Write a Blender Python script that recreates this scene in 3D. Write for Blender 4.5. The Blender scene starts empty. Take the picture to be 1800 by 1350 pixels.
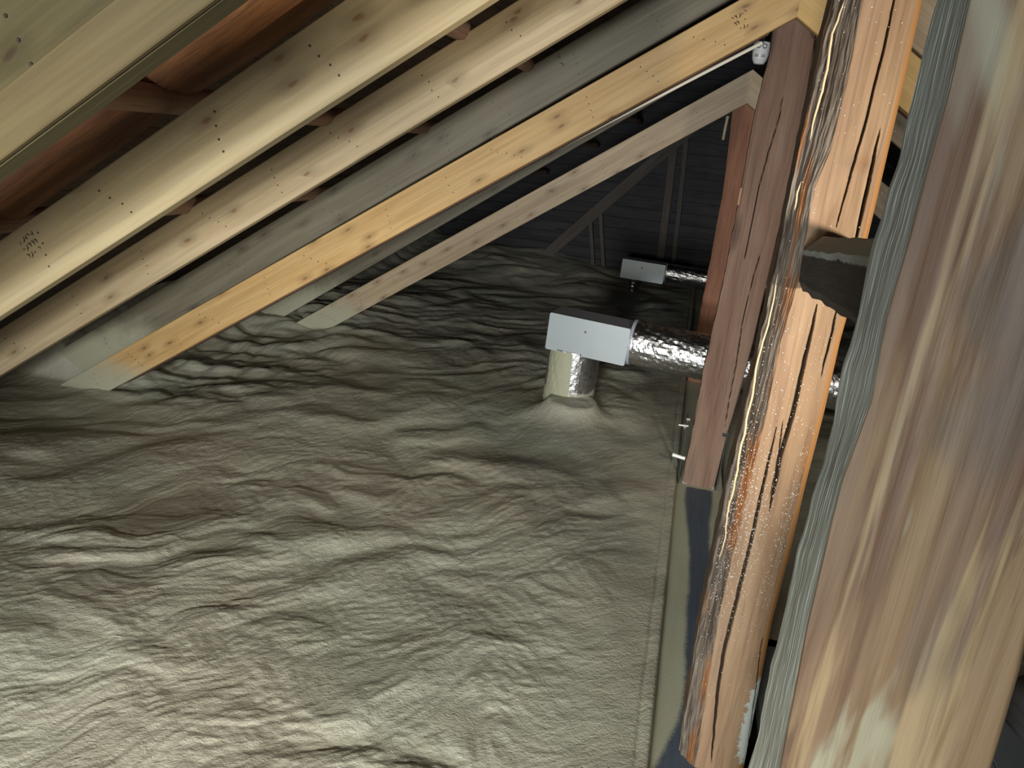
import bpy, math, random
import numpy as np
from mathutils import Matrix, Vector
random.seed(4)
SC = bpy.context.scene
COL = SC.collection

# ------------------------------------------------------------------ camera
F = 1320.0
def _n(v):
    v = np.array(v, float); return v / np.linalg.norm(v)
_Y = _n((1245 - 900, -(275 - 675), -F))
_N = _n((477 - 900, -(4700 - 675), -F))
_Z = -_N; _Z = _n(_Z - _Y * (_Z @ _Y)); _X = np.cross(_Y, _Z)
R = np.array([_X, _Y, _Z])
cd = bpy.data.cameras.new('camera'); cam = bpy.data.objects.new('camera', cd); COL.objects.link(cam)
cd.sensor_width = 36; cd.lens = 36 * F / 1800; cd.clip_start = 0.02
cam.matrix_world = Matrix([list(R[0]) + [0], list(R[1]) + [0], list(R[2]) + [0], [0, 0, 0, 1]])
SC.camera = cam
def ray(px, py): return R @ _n((px - 900, -(py - 675), -F))
def aty(px, py, y): r = ray(px, py); return r * (y / r[1])
def atz(px, py, z): r = ray(px, py); return r * (z / r[2])

# ------------------------------------------------------------------ world, lamps, exposure
w = bpy.data.worlds.new('world'); SC.world = w; w.use_nodes = True
w.node_tree.nodes['Background'].inputs[0].default_value = (0.55, 0.78, 1.0, 1)
w.node_tree.nodes['Background'].inputs[1].default_value = 0.22
def lamp(name, kind, loc, power, color, size, aim=None, angle=None, blend=1.0):
    l = bpy.data.lights.new(name, kind); l.energy = power; l.color = color; l.shadow_soft_size = size
    o = bpy.data.objects.new(name, l); COL.objects.link(o); o.location = loc
    if aim is not None:
        d = Vector(aim) - Vector(loc); o.rotation_euler = d.to_track_quat('-Z', 'Y').to_euler()
    if angle: l.spot_size = math.radians(angle); l.spot_blend = blend
    return o
lamp('fill_spot_far', 'SPOT', (-0.55, -5.0, -0.95), 1350, (0.93, 0.97, 1.0), 0.30, aim=(-0.3, 4.0, -0.55), angle=70)  # added unseen fill far behind the camera, evens out near and far
lamp('fill_spot_floor', 'SPOT', (-0.35, -1.4, -0.38), 640, (1.0, 0.97, 0.87), 0.30, aim=(-1.0, 2.3, -1.7), angle=72)  # added unseen fill behind the camera, aimed at the foam floor
lamp('work_lamp_right', 'SPOT', (0.80, 0.95, -0.20), 105, (1.0, 0.90, 0.74), 0.05, aim=(0.1, 3.0, 0.42), angle=112, blend=0.5)
SC.view_settings.view_transform = 'Standard'; SC.view_settings.look = 'None'
SC.view_settings.gamma = 1; SC.view_settings.use_curve_mapping = False
SC.view_settings.exposure = 0.0

# ------------------------------------------------------------------ noise
def perlin(x, y, seed=0):
    rng = np.random.RandomState(seed)
    P = rng.permutation(256); P = np.concatenate([P, P, P])
    A = rng.rand(256) * 2 * np.pi; GX, GY = np.cos(A), np.sin(A)
    x = np.asarray(x, float); y = np.asarray(y, float)
    xi = np.floor(x).astype(int); yi = np.floor(y).astype(int); xf = x - xi; yf = y - yi
    u = xf**3 * (xf * (xf * 6 - 15) + 10); v = yf**3 * (yf * (yf * 6 - 15) + 10)
    def g(ix, iy, dx, dy):
        h = P[P[ix & 255] + (iy & 255)]
        return GX[h] * dx + GY[h] * dy
    a = g(xi, yi, xf, yf); b = g(xi + 1, yi, xf - 1, yf); c = g(xi, yi + 1, xf, yf - 1); d = g(xi + 1, yi + 1, xf - 1, yf - 1)
    return ((a + u * (b - a)) * (1 - v) + (c + u * (d - c)) * v) * 1.5
def fbm(x, y, seed=0, o=4):
    s = 0; a = 1.0
    for i in range(o):
        s = s + a * perlin(x * 2**i, y * 2**i, seed + i); a *= .5
    return s
def sstep(a, b, x):
    t = np.clip((x - a) / (b - a), 0, 1); return t * t * (3 - 2 * t)

# ------------------------------------------------------------------ node helpers
class NT:
    def __init__(s, name):
        s.m = bpy.data.materials.new(name); s.m.use_nodes = True; s.t = s.m.node_tree; s.p = s.t.nodes['Principled BSDF']
    def n(s, t, **kw):
        nd = s.t.nodes.new(t)
        for k, v in kw.items():
            if k in nd.inputs: s.put(nd.inputs[k], v)
            else: setattr(nd, k, v)
        return nd
    def put(s, sock, v):
        if isinstance(v, bpy.types.NodeSocket): s.t.links.new(v, sock)
        elif isinstance(v, (int, float)): sock.default_value = v
        else:
            sock.default_value = (tuple(v) + (1,))[:4] if sock.type == 'RGBA' else tuple(v)
    def mix(s, f, a, b, mode='MIX'):
        nd = s.t.nodes.new('ShaderNodeMix'); nd.data_type = 'RGBA'; nd.blend_type = mode; nd.clamp_factor = True
        s.put(nd.inputs[0], f); s.put(nd.inputs[6], a); s.put(nd.inputs[7], b); return nd.outputs[2]
    def math(s, op, a, b=0.0, clamp=False):
        nd = s.t.nodes.new('ShaderNodeMath'); nd.operation = op; nd.use_clamp = clamp
        s.put(nd.inputs[0], a); s.put(nd.inputs[1], b); return nd.outputs[0]
    def ramp(s, f, a, b, lo=0.0, hi=1.0):
        nd = s.t.nodes.new('ShaderNodeMapRange'); nd.interpolation_type = 'SMOOTHSTEP'
        s.put(nd.inputs[0], f); nd.inputs[1].default_value = a; nd.inputs[2].default_value = b
        nd.inputs[3].default_value = lo; nd.inputs[4].default_value = hi; return nd.outputs[0]
    def coord(s, kind='Object', scale=(1, 1, 1), offset=True):
        if kind == 'Position': c = s.n('ShaderNodeNewGeometry').outputs['Position']
        else: c = s.n('ShaderNodeTexCoord').outputs[kind]
        if offset and kind != 'Position':
            oi = s.n('ShaderNodeObjectInfo').outputs['Random']
            va = s.t.nodes.new('ShaderNodeVectorMath'); va.operation = 'ADD'
            s.put(va.inputs[0], c)
            s.put(va.inputs[1], s.math('MULTIPLY', oi, 37.0)); c = va.outputs[0]
        vm = s.t.nodes.new('ShaderNodeVectorMath'); vm.operation = 'MULTIPLY'
        s.put(vm.inputs[0], c); vm.inputs[1].default_value = scale; return vm.outputs[0]
    def noise(s, v, sc=1.0, det=4, rough=.5, dist=0.0):
        nd = s.t.nodes.new('ShaderNodeTexNoise'); s.put(nd.inputs['Vector'], v)
        nd.inputs['Scale'].default_value = sc; nd.inputs['Detail'].default_value = det
        nd.inputs['Roughness'].default_value = rough; nd.inputs['Distortion'].default_value = dist; return nd.outputs['Fac']
    def vor(s, v, sc=1.0, feat='F1'):
        nd = s.t.nodes.new('ShaderNodeTexVoronoi'); nd.feature = feat; s.put(nd.inputs['Vector'], v)
        nd.inputs['Scale'].default_value = sc; return nd
    def bump(s, h, strength, dist, prev=None):
        nd = s.t.nodes.new('ShaderNodeBump'); s.put(nd.inputs['Height'], h)
        nd.inputs['Strength'].default_value = strength; nd.inputs['Distance'].default_value = dist
        if prev is not None: s.put(nd.inputs['Normal'], prev)
        return nd.outputs[0]
    def out(s, col, rough=.6, nor=None, metal=0.0, spec=.4):
        s.put(s.p.inputs['Base Color'], col); s.put(s.p.inputs['Roughness'], rough)
        s.put(s.p.inputs['Metallic'], metal); s.p.inputs['Specular IOR Level'].default_value = spec
        if nor is not None: s.put(s.p.inputs['Normal'], nor)
        return s.m

FOAM = (0.42, 0.41, 0.30)
def pine(name, base, dark, knot=(0.20, 0.10, 0.045), spray=None, knots=.66, rough=.55):
    """sawn softwood, grain along local x"""
    t = NT(name)
    v = t.coord(scale=(1.1, 9, 14)); big = t.noise(v, 1.6, 3, .5, .6)
    fine = t.noise(t.coord(scale=(3, 90, 90)), 1.0, 3, .6)
    rings = t.noise(t.coord(scale=(.7, 22, 30)), 1.0, 2, .5, 1.2)
    c = t.mix(t.ramp(big, .3, .75), base, dark)
    c = t.mix(t.math('MULTIPLY', t.ramp(rings, .45, .62), .28), c, tuple(x * .62 for x in dark))
    c = t.mix(t.math('MULTIPLY', t.ramp(fine, .5, .75), .22), c, tuple(x * .55 for x in dark))
    sx = t.n('ShaderNodeSeparateXYZ', Vector=t.coord(scale=(4.2, 1, 11))).outputs; wob = t.noise(t.coord(scale=(9, 9, 30)), 1.0, 2, .5)
    cb = t.n('ShaderNodeCombineXYZ', X=t.math('ADD', sx[0], t.math('MULTIPLY', wob, .16)), Y=t.math('ADD', sx[2], t.math('MULTIPLY', wob, .2))).outputs[0]
    vo = t.vor(cb, 1.0); vo.voronoi_dimensions = '2D'
    has = t.ramp(t.n('ShaderNodeSeparateColor', Color=vo.outputs['Color']).outputs[0], knots, knots + .02)
    d = vo.outputs['Distance']
    core = t.math('MULTIPLY', t.ramp(d, .03, .10, 1, 0), has)
    halo = t.math('MULTIPLY', t.ramp(d, .06, .36, .60, 0), has)
    c = t.mix(halo, c, tuple(x * .6 for x in dark)); c = t.mix(t.math('MULTIPLY', core, .8), c, knot)
    if spray is not None:
        pos = t.coord('Position'); z = t.n('ShaderNodeSeparateXYZ', Vector=pos).outputs[2]
        nz = t.noise(pos, 2.2, 5, .65)
        s_ = t.math('ADD', z, t.math('MULTIPLY', t.math('SUBTRACT', nz, .5), .55))
        m = t.ramp(s_, spray, spray - .30)
        c = t.mix(m, c, FOAM)
    nor = t.bump(t.math('ADD', fine, t.math('MULTIPLY', core, 1.2)), .25, .003)
    return t.out(c, rough, nor, spec=.35)

def old_wood(name, a, b, grey=(0.13, 0.12, 0.11), rough=.7, axis='z', greyness=.35, stretch=1.0):
    """old reddish timber; masks: r wane, g overspray and painted lit tie top, b orange sapwood, a crack"""
    t = NT(name)
    sc = (lambda l, k: (k, k, l)) if axis == 'z' else (lambda l, k: (l, k, k))
    big = t.noise(t.coord(scale=sc(1.2, 9)), 1.0, 5, .6, .5)
    gr = t.noise(t.coord(scale=sc(2.5, 80)), 1.0, 4, .6, .8)
    patch = t.noise(t.coord(scale=sc(1.4, 5)), 1.3, 4, .6, .3)
    c = t.mix(t.ramp(big, .3, .72), a, b)
    c = t.mix(t.math('MULTIPLY', t.ramp(gr, .48, .7), .45), c, tuple(x * .45 for x in b))
    c = t.mix(t.math('MULTIPLY', t.ramp(patch, .55, .72), greyness), c, grey)
    vo = t.vor(t.coord(scale=sc(2.2, 9)), 1.0)
    has = t.ramp(t.n('ShaderNodeSeparateColor', Color=vo.outputs['Color']).outputs[0], .8, .82)
    c = t.mix(t.math('MULTIPLY', t.math('MULTIPLY', t.ramp(vo.outputs['Distance'], .05, .3, 1, 0), has), .7), c, tuple(x * .3 for x in b))
    at = t.n('ShaderNodeAttribute', attribute_name='mask')
    sp = t.n('ShaderNodeSeparateColor', Color=at.outputs['Color']).outputs
    wv = t.noise(t.coord(scale=sc(3, 30)), 1.0, 5, .65, 1.0)
    wane = t.mix(t.ramp(wv, .40, .60), (0.055, 0.040, 0.030), (0.15, 0.125, 0.10))
    wane = t.mix(t.ramp(t.noise(t.coord(scale=sc(2, 22)), 1.0, 3, .5), .50, .60), wane, (0.20, 0.085, 0.032))
    c = t.mix(sp[0], c, wane)
    c = t.mix(sp[2], c, (0.25, 0.125, 0.045))
    spn = t.noise(t.coord('Position'), 60, 3, .7)
    g = t.ramp(t.math('ADD', sp[1], t.math('MULTIPLY', t.math('SUBTRACT', spn, .5), .9)), .42, .62)
    g = t.math('MULTIPLY', g, t.ramp(sp[1], .02, .15))
    c = t.mix(g, c, (0.42, 0.47, 0.46))  # overspray colour, also used for the tie's painted lit top
    c = t.mix(t.math('MULTIPLY', at.outputs['Alpha'], .93), c, (0.02, 0.014, 0.01))
    nor = t.bump(gr, .5, .004); nor = t.bump(big, .4, .01, nor)
    return t.out(c, rough, nor, spec=.3)

def foam_mat():
    t = NT('spray_foam')
    p = t.coord('Position')
    a = t.noise(p, 1.1, 4, .5); b = t.noise(p, 2.3, 4, .55, .6); c0 = t.noise(t.coord('Position', scale=(1.3, 2.6, 1)), 4.0, 3, .5)
    c = t.mix(t.ramp(a, .35, .65), (0.45, 0.46, 0.37), (0.43, 0.405, 0.32))
    c = t.mix(t.math('MULTIPLY', t.ramp(b, .50, .66), .60), c, (0.36, 0.325, 0.26))
    c = t.mix(t.math('MULTIPLY', t.ramp(c0, .52, .70), .35), c, (0.50, 0.50, 0.38))
    def rot(deg, sc):
        vr = t.t.nodes.new('ShaderNodeVectorRotate'); vr.rotation_type = 'Z_AXIS'; t.put(vr.inputs['Vector'], p); vr.inputs['Angle'].default_value = math.radians(deg)
        vm = t.t.nodes.new('ShaderNodeVectorMath'); vm.operation = 'MULTIPLY'; t.put(vm.inputs[0], vr.outputs[0]); vm.inputs[1].default_value = sc; return vm.outputs[0]
    rip = t.noise(rot(-21, (52, 84, 60)), 1.0, 3, .5, .9)
    pim = t.noise(p, 120, 4, .65, .4)
    big = t.noise(rot(-42, (10, 19, 14)), 1.0, 3, .5, .5)
    nor = t.bump(big, .30, .018)
    nor = t.bump(rip, .50, .0065, nor)
    nor = t.bump(pim, .55, .0035, nor)
    return t.out(c, .50, nor, spec=.45)

def foil(name, k=1.0, spray=0.0):
    t = NT(name)
    v = t.coord(scale=(1, 1, 1))
    vo = t.vor(v, 26).outputs['Distance']; n1 = t.noise(v, 55, 4, .6, 1.5)
    nor = t.bump(vo, .35 * k, .006); nor = t.bump(n1, .5 * k, .004, nor)
    c = (0.62, 0.62, 0.63); metal = 1.0; rough = .28
    if spray:
        s = t.n('ShaderNodeAttribute', attribute_name='mask'); sp = t.n('ShaderNodeSeparateColor', Color=s.outputs['Color']).outputs
        nz = t.noise(v, 9, 4, .6)
        m = t.ramp(t.math('ADD', sp[1], t.math('MULTIPLY', t.math('SUBTRACT', nz, .5), .7)), .45, .62)
        c = t.mix(m, c, (0.42, 0.42, 0.30)); metal = t.math('SUBTRACT', 1.0, m, True); rough = t.ramp(m, 0, 1, .34, .6)
    return t.out(c, rough, nor, metal=metal)

def plain(name, c, rough=.6, metal=0.0, n=.12, sc=20, spec=.4, bump=.1):
    t = NT(name); nz = t.noise(t.coord(), sc, 4, .6)
    col = t.mix(nz, tuple(x * (1 - n) for x in c), tuple(min(1, x * (1 + n)) for x in c))
    return t.out(col, rough, t.bump(nz, bump, .003), metal, spec)

M = {}
M['foam'] = foam_mat()
M['pine_olive'] = pine('pine_olive', (0.125, 0.105, 0.048), (0.10, 0.08, 0.035), knot=(0.05, 0.03, 0.015), spray=-1.55)
M['pine_ochre'] = pine('pine_ochre', (0.175, 0.135, 0.065), (0.14, 0.105, 0.048))
M['pine_beige'] = pine('pine_beige', (0.44, 0.36, 0.215), (0.38, 0.295, 0.165), spray=-1.25)
M['pine_pinkish'] = pine('pine_pinkish', (0.47, 0.375, 0.235), (0.39, 0.295, 0.17), spray=-1.30, knots=.60)
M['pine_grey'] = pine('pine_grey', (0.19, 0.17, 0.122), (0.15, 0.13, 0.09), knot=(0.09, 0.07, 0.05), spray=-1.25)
M['pine_orange'] = pine('pine_orange', (0.58, 0.39, 0.175), (0.49, 0.30, 0.115), spray=-1.45, knots=.55)
M['pine_weathered'] = pine('pine_weathered', (0.46, 0.36, 0.24), (0.36, 0.265, 0.165), spray=-1.38, knots=.60)
M['pine_yellow'] = pine('pine_yellow', (0.62, 0.42, 0.17), (0.55, 0.35, 0.125), knots=.85)
M['brown_board'] = old_wood('brown_board', (0.20, 0.115, 0.08), (0.13, 0.07, 0.05), axis='x')
M['log_red'] = old_wood('log_red', (0.36, 0.15, 0.05), (0.12, 0.05, 0.028), grey=(0.05, 0.04, 0.03), axis='x', greyness=.6)
M['purlin'] = old_wood('purlin', (0.36, 0.22, 0.15), (0.24, 0.14, 0.10), grey=(0.28, 0.27, 0.25), axis='x')
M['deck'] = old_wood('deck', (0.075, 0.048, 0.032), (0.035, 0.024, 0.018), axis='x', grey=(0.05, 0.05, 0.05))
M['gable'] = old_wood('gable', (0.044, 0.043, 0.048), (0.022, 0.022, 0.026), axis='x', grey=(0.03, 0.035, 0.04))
M['stud'] = old_wood('stud', (0.10, 0.085, 0.075), (0.07, 0.058, 0.05), axis='x')
M['post_mid'] = old_wood('post_mid', (0.30, 0.205, 0.125), (0.20, 0.122, 0.072), greyness=.22)
M['post_back'] = old_wood('post_back', (0.215, 0.14, 0.10), (0.15, 0.086, 0.06), greyness=.25)
M['post_far'] = old_wood('post_far', (0.30, 0.14, 0.08), (0.20, 0.085, 0.05), greyness=.2)
M['tie'] = old_wood('tie', (0.075, 0.07, 0.068), (0.045, 0.043, 0.043), axis='x', greyness=.2)
M['sill'] = old_wood('sill', (0.085, 0.105, 0.14), (0.055, 0.07, 0.10), axis='y', grey=(0.06, 0.07, 0.09))
def sill_mat():
    t = NT('sill_overspray')
    n1 = t.noise(t.coord(scale=(60, 3, 60)), 1.0, 4, .6); n2 = t.noise(t.coord('Position'), 9, 4, .6); n3 = t.noise(t.coord('Position'), 130, 3, .7)
    c = t.mix(n1, (0.055, 0.075, 0.105), (0.10, 0.13, 0.17))
    at = t.n('ShaderNodeAttribute', attribute_name='mask'); sp = t.n('ShaderNodeSeparateColor', Color=at.outputs['Color']).outputs
    g = t.math('ADD', sp[1], t.math('ADD', t.math('MULTIPLY', t.math('SUBTRACT', n2, .5), .35), t.math('MULTIPLY', t.math('SUBTRACT', n3, .5), .45)))
    c = t.mix(t.ramp(g, .25, .75), c, t.mix(n2, (0.40, 0.42, 0.31), (0.46, 0.46, 0.35)))
    return t.out(c, .6, t.bump(n3, .3, .002), spec=.35)
M['sill'] = sill_mat()
M['deck_blue'] = plain('deck_blue', (0.20, 0.235, 0.26), .45)
M['steel_box'] = plain('galvanised_panel', (0.42, 0.47, 0.49), .42, metal=.35, n=.05, sc=6)
M['steel_edge'] = plain('galvanised_edge', (0.40, 0.43, 0.50), .5, metal=.1, n=.12, sc=14)
M['foil'] = foil('crumpled_foil'); M['foil_spray'] = foil('sprayed_foil', .7, 1)
M['foil_ring'] = foil('ribbed_foil', .5)
M['tape'] = plain('tape', (0.05, 0.05, 0.055), .35)
M['bolt'] = plain('zinc_bolt', (0.45, 0.45, 0.43), .4, metal=.8)
M['strap'] = plain('dark_steel', (0.045, 0.05, 0.055), .5, metal=.5)
M['white'] = plain('white_plastic', (0.78, 0.78, 0.76), .4, n=.04)
M['pipe_white'] = plain('cream_conduit', (0.80, 0.74, 0.62), .4, n=.05)
M['ink'] = plain('ink', (0.07, 0.05, 0.035), .8)
M['nail'] = plain('nail', (0.05, 0.035, 0.025), .6)
M['splinter'] = plain('splinter', (0.36, 0.20, 0.11), .6)
M['bark_edge'] = plain('live_edge', (0.62, 0.45, 0.27), .55, n=.25, sc=60)

# ------------------------------------------------------------------ mesh helpers
GRP = {'rafter': 'rafters of the roof frame', 'post': 'timber posts along the ridge', 'stud': 'studs on the gable wall', 'purlin': 'old purlins above the rafters', 'vent box': 'vent boxes on foil risers', 'bracket': 'steel brackets at the back post foot', 'board': 'old boards doubled behind the rafters'}
def tagit(o, label=None, cat=None, group=None, kind=None):
    group = group or GRP.get(cat)
    if label: o['label'] = label
    if cat: o['category'] = cat
    if group: o['group'] = group
    if kind: o['kind'] = kind
    return o
def mk(name, V, Fc, mat, parent=None, mask=None, smooth=False, mw=None):
    """mesh object from world-space verts; mw = local frame (grain along local x)"""
    V = np.asarray(V, float)
    if mw is None:
        c = V.mean(0); mw = Matrix.Translation(Vector(c))
    inv = np.array(mw.inverted()); L = V @ inv[:3, :3].T + inv[:3, 3]
    me = bpy.data.meshes.new(name)
    if isinstance(Fc, np.ndarray):
        nf = len(Fc); k = Fc.shape[1]
        me.vertices.add(len(L)); me.vertices.foreach_set('co', L.astype(np.float32).ravel())
        me.loops.add(nf * k); me.loops.foreach_set('vertex_index', Fc.astype(np.int32).ravel())
        me.polygons.add(nf); me.polygons.foreach_set('loop_start', np.arange(0, nf * k, k, dtype=np.int32))
        me.update(calc_edges=True)
    else:
        me.from_pydata([tuple(v) for v in L], [], Fc)
    if mask is not None:
        at = me.color_attributes.new('mask', 'FLOAT_COLOR', 'POINT')
        at.data.foreach_set('color', np.asarray(mask, np.float32).ravel())
    else:
        at = me.color_attributes.new('mask', 'FLOAT_COLOR', 'POINT')
        at.data.foreach_set('color', np.zeros(len(L) * 4, np.float32))
    if smooth: me.polygons.foreach_set('use_smooth', [True] * len(me.polygons))
    me.materials.append(mat); me.update(); me.validate()
    o = bpy.data.objects.new(name, me); COL.objects.link(o)
    if parent is not None:
        o.parent = parent; o.matrix_parent_inverse = Matrix.Identity(4)
        o.matrix_basis = WM[parent.name].inverted() @ mw
    else: o.matrix_basis = mw
    WM[o.name] = mw.copy()
    return o
WM = {}
def empty(name, loc, label, cat, group=None, kind=None, rotz=0.0):
    o = bpy.data.objects.new(name, None); COL.objects.link(o); o.empty_display_size = .1
    m = Matrix.Translation(Vector(loc)) @ Matrix.Rotation(rotz, 4, 'Z'); o.matrix_basis = m; WM[o.name] = m
    return tagit(o, label, cat, group, kind)
def frame(org, xa, up=(0, 0, 1)):
    x = Vector(xa).normalized(); y = Vector(up).cross(x).normalized(); z = x.cross(y)
    return Matrix(((x.x, y.x, z.x, org[0]), (x.y, y.y, z.y, org[1]), (x.z, y.z, z.z, org[2]), (0, 0, 0, 1)))
def to_world(mw, P):
    a = np.array(mw); P = np.asarray(P, float); return P @ a[:3, :3].T + a[:3, 3]
def loft(rings, caps=True):
    """rings: list of (k,3) arrays -> verts, faces"""
    k = len(rings[0]); V = np.concatenate(rings); Fc = []
    for i in range(len(rings) - 1):
        for j in range(k):
            a = i * k + j; b = i * k + (j + 1) % k; Fc.append((a, b, b + k, a + k))
    if caps:
        Fc.append(tuple(range(k - 1, -1, -1))); n0 = (len(rings) - 1) * k; Fc.append(tuple(range(n0, n0 + k)))
    return V, Fc
def octo(h0, h1, d0, d1, c):
    return [(h0 + c, d0), (h1 - c, d0), (h1, d0 + c), (h1, d1 - c), (h1 - c, d1), (h0 + c, d1), (h0, d1 - c), (h0, d0 + c)]
def beam(name, p0, p1, wid, hei, mat, parent=None, c=.003, up=(0, 0, 1), seg=.3, wob=.0015, mask=None, flip=False):
    """box timber from p0 to p1 (axis through section centre), width sideways, height along up"""
    p0 = Vector(p0); p1 = Vector(p1); d = p1 - p0; L = d.length; mw = frame(p0, d, up)
    n = max(2, int(L / seg)); rg = []
    for i in range(n + 1):
        x = L * i / n; ox, oz = random.uniform(-wob, wob), random.uniform(-wob, wob)
        rg.append(np.array([(x, a + ox, b + oz) for a, b in octo(-wid / 2, wid / 2, -hei / 2, hei / 2, c)]))
    V, Fc = loft(rg)
    return mk(name, to_world(mw, V), Fc, mat, parent, mw=mw)
def log(name, p0, p1, r, mat, parent=None, seg=.12, k=16, amp=.12, seed=0, flat=1.0, smooth=True):
    p0 = Vector(p0); p1 = Vector(p1); d = p1 - p0; L = d.length; mw = frame(p0, d)
    n = max(2, int(L / seg)); rg = []
    for i in range(n + 1):
        x = L * i / n; a = np.arange(k) / k * 2 * np.pi
        rr = r * (1 + amp * fbm(np.cos(a) * 1.5 + seed * 7 + 5, np.sin(a) * 1.5 + x * 1.3 + 9, seed, 3))
        rg.append(np.stack([np.full(k, x), np.cos(a) * rr, np.sin(a) * rr * flat], 1))
    V, Fc = loft(rg)
    return mk(name, to_world(mw, V), Fc, mat, parent, mw=mw, smooth=smooth)
def box(name, x0, x1, y0, y1, z0, z1, mat, parent=None, c=.002, mw=None):
    V = []
    for x in (x0, x1):
        V += [(x, a, b) for a, b in octo(y0, y1, z0, z1, c)]
    V = np.array(V); Fc = [(j, (j + 1) % 8, (j + 1) % 8 + 8, j + 8) for j in range(8)] + [tuple(range(7, -1, -1)), tuple(range(8, 16))]
    if mw is not None: V = to_world(mw, V)
    return mk(name, V, Fc, mat, parent, mw=mw if mw is not None else None)
def cyl(name, p0, p1, r, mat, parent=None, k=12, smooth=True, r1=None, rings=1):
    p0 = Vector(p0); p1 = Vector(p1); mw = frame(p0, p1 - p0, (0, 0, 1) if abs((p1 - p0).normalized().z) < .95 else (0, 1, 0)); L = (p1 - p0).length
    r1 = r if r1 is None else r1; rg = []
    for i in range(rings + 1):
        f = i / rings; rr = r + (r1 - r) * f; a = np.arange(k) / k * 2 * np.pi
        rg.append(np.stack([np.full(k, L * f), np.cos(a) * rr, np.sin(a) * rr], 1))
    V, Fc = loft(rg); return mk(name, to_world(mw, V), Fc, mat, parent, mw=mw, smooth=False)

# ------------------------------------------------------------------ setting: floor under the foam, roof decks, gable
PITCH = math.tan(math.radians(33.0))
fl = box('floor', -5.2, 5.2, -5.7, 10.9, -2.08, -2.0, M['deck'], c=.01); tagit(fl, kind='structure')

XR = 0.27          # ridge line
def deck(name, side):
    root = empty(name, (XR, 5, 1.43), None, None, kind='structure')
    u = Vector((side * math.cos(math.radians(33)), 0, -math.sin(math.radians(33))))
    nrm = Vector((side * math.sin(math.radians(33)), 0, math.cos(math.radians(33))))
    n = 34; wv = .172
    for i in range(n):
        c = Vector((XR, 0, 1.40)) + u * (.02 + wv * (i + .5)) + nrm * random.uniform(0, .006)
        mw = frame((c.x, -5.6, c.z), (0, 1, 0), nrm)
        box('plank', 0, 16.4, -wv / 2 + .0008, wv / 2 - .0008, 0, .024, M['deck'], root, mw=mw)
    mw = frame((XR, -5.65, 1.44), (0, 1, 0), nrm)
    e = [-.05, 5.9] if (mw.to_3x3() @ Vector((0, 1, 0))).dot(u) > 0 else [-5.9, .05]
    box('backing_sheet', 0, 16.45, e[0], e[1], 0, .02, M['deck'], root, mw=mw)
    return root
deck('ceiling', -1); deck('ceiling_right', 1)

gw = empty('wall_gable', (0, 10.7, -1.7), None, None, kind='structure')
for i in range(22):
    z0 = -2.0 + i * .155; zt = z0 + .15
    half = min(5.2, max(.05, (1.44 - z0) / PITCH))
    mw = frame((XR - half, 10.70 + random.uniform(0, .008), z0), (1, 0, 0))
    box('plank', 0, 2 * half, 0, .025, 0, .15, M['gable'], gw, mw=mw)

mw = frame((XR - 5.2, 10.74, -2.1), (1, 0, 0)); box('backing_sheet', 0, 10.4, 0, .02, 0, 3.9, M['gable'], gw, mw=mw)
# ------------------------------------------------------------------ spray foam on the floor
def sabs(v, k=.10): return np.sqrt(v * v + k * k) - k
def foam_z(x, y):
    # puffy lumps with sharp creases between them
    wx = x + .22 * fbm(x * 1.1, y * 1.1, 50, 3); wy = y + .22 * fbm(x * 1.1 + 9, y * 1.1, 60, 3)
    u = wx * .75 + wy * .66; v = wy * .75 - wx * .66
    lump = sabs(perlin(u * 1.3 + 3.3, v * 2.3, 11), .14); lump2 = sabs(perlin(u * 3.0, v * 5.2, 12), .16); lump3 = sabs(perlin(u * 9, v * 16, 13), .1)
    big = perlin(x * .9, y * .9, 14)
    rough = .35 + .65 * sstep(-.1, .35, perlin(x * .8 + 4, y * .8, 15))
    z = -1.70 + .045 * big + .050 * (lump - .2) + .020 * rough * (lump2 - .2) + .006 * rough * (lump3 - .2)
    ang = fbm(x * 1.3, y * 1.3, 21, 2)
    z = z + .0024 * perlin(u * 22 + 3 * ang, v * 48 + 4 * ang, 22) + .0016 * perlin(u * 50, v * 90 + 4 * ang, 23)
    # untidy creased heaps along the eaves
    ea = sstep(-1.9, -3.0, x) * sstep(3.2, 4.4, y) * (.25 + .75 * sstep(7.5, 6.2, y))
    z = z + ea * (.10 * (sabs(perlin(x * 1.6 + 2, y * 3.2, 31), .06) - .15) + .03 * sabs(perlin(x * 4, y * 7, 32), .05))
    # banks climbing into the eaves
    k = 0
    k = k + .30 * sstep(-3.55, -4.1, x) * sstep(3.86, 3.95, y)
    k = k + .30 * sstep(-3.6, -4.3, x) * sstep(4.0, 4.7, y)
    z = z + k
    z = z - .12 * sstep(-2.0, -3.5, x) * sstep(2.6, 3.5, y) * sstep(6.4, 5.4, y)
    # skirt round the near duct riser
    r = np.hypot(x + .60, y - 4.70); z = z + .10 * np.exp(-np.clip(r - .16, 0, 9) / .06) * (r < .8)
    # far end swells up to the gable
    z = z + .22 * sstep(8.6, 10.6, y) * sstep(.0, -2.6, x)
    return z
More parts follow.
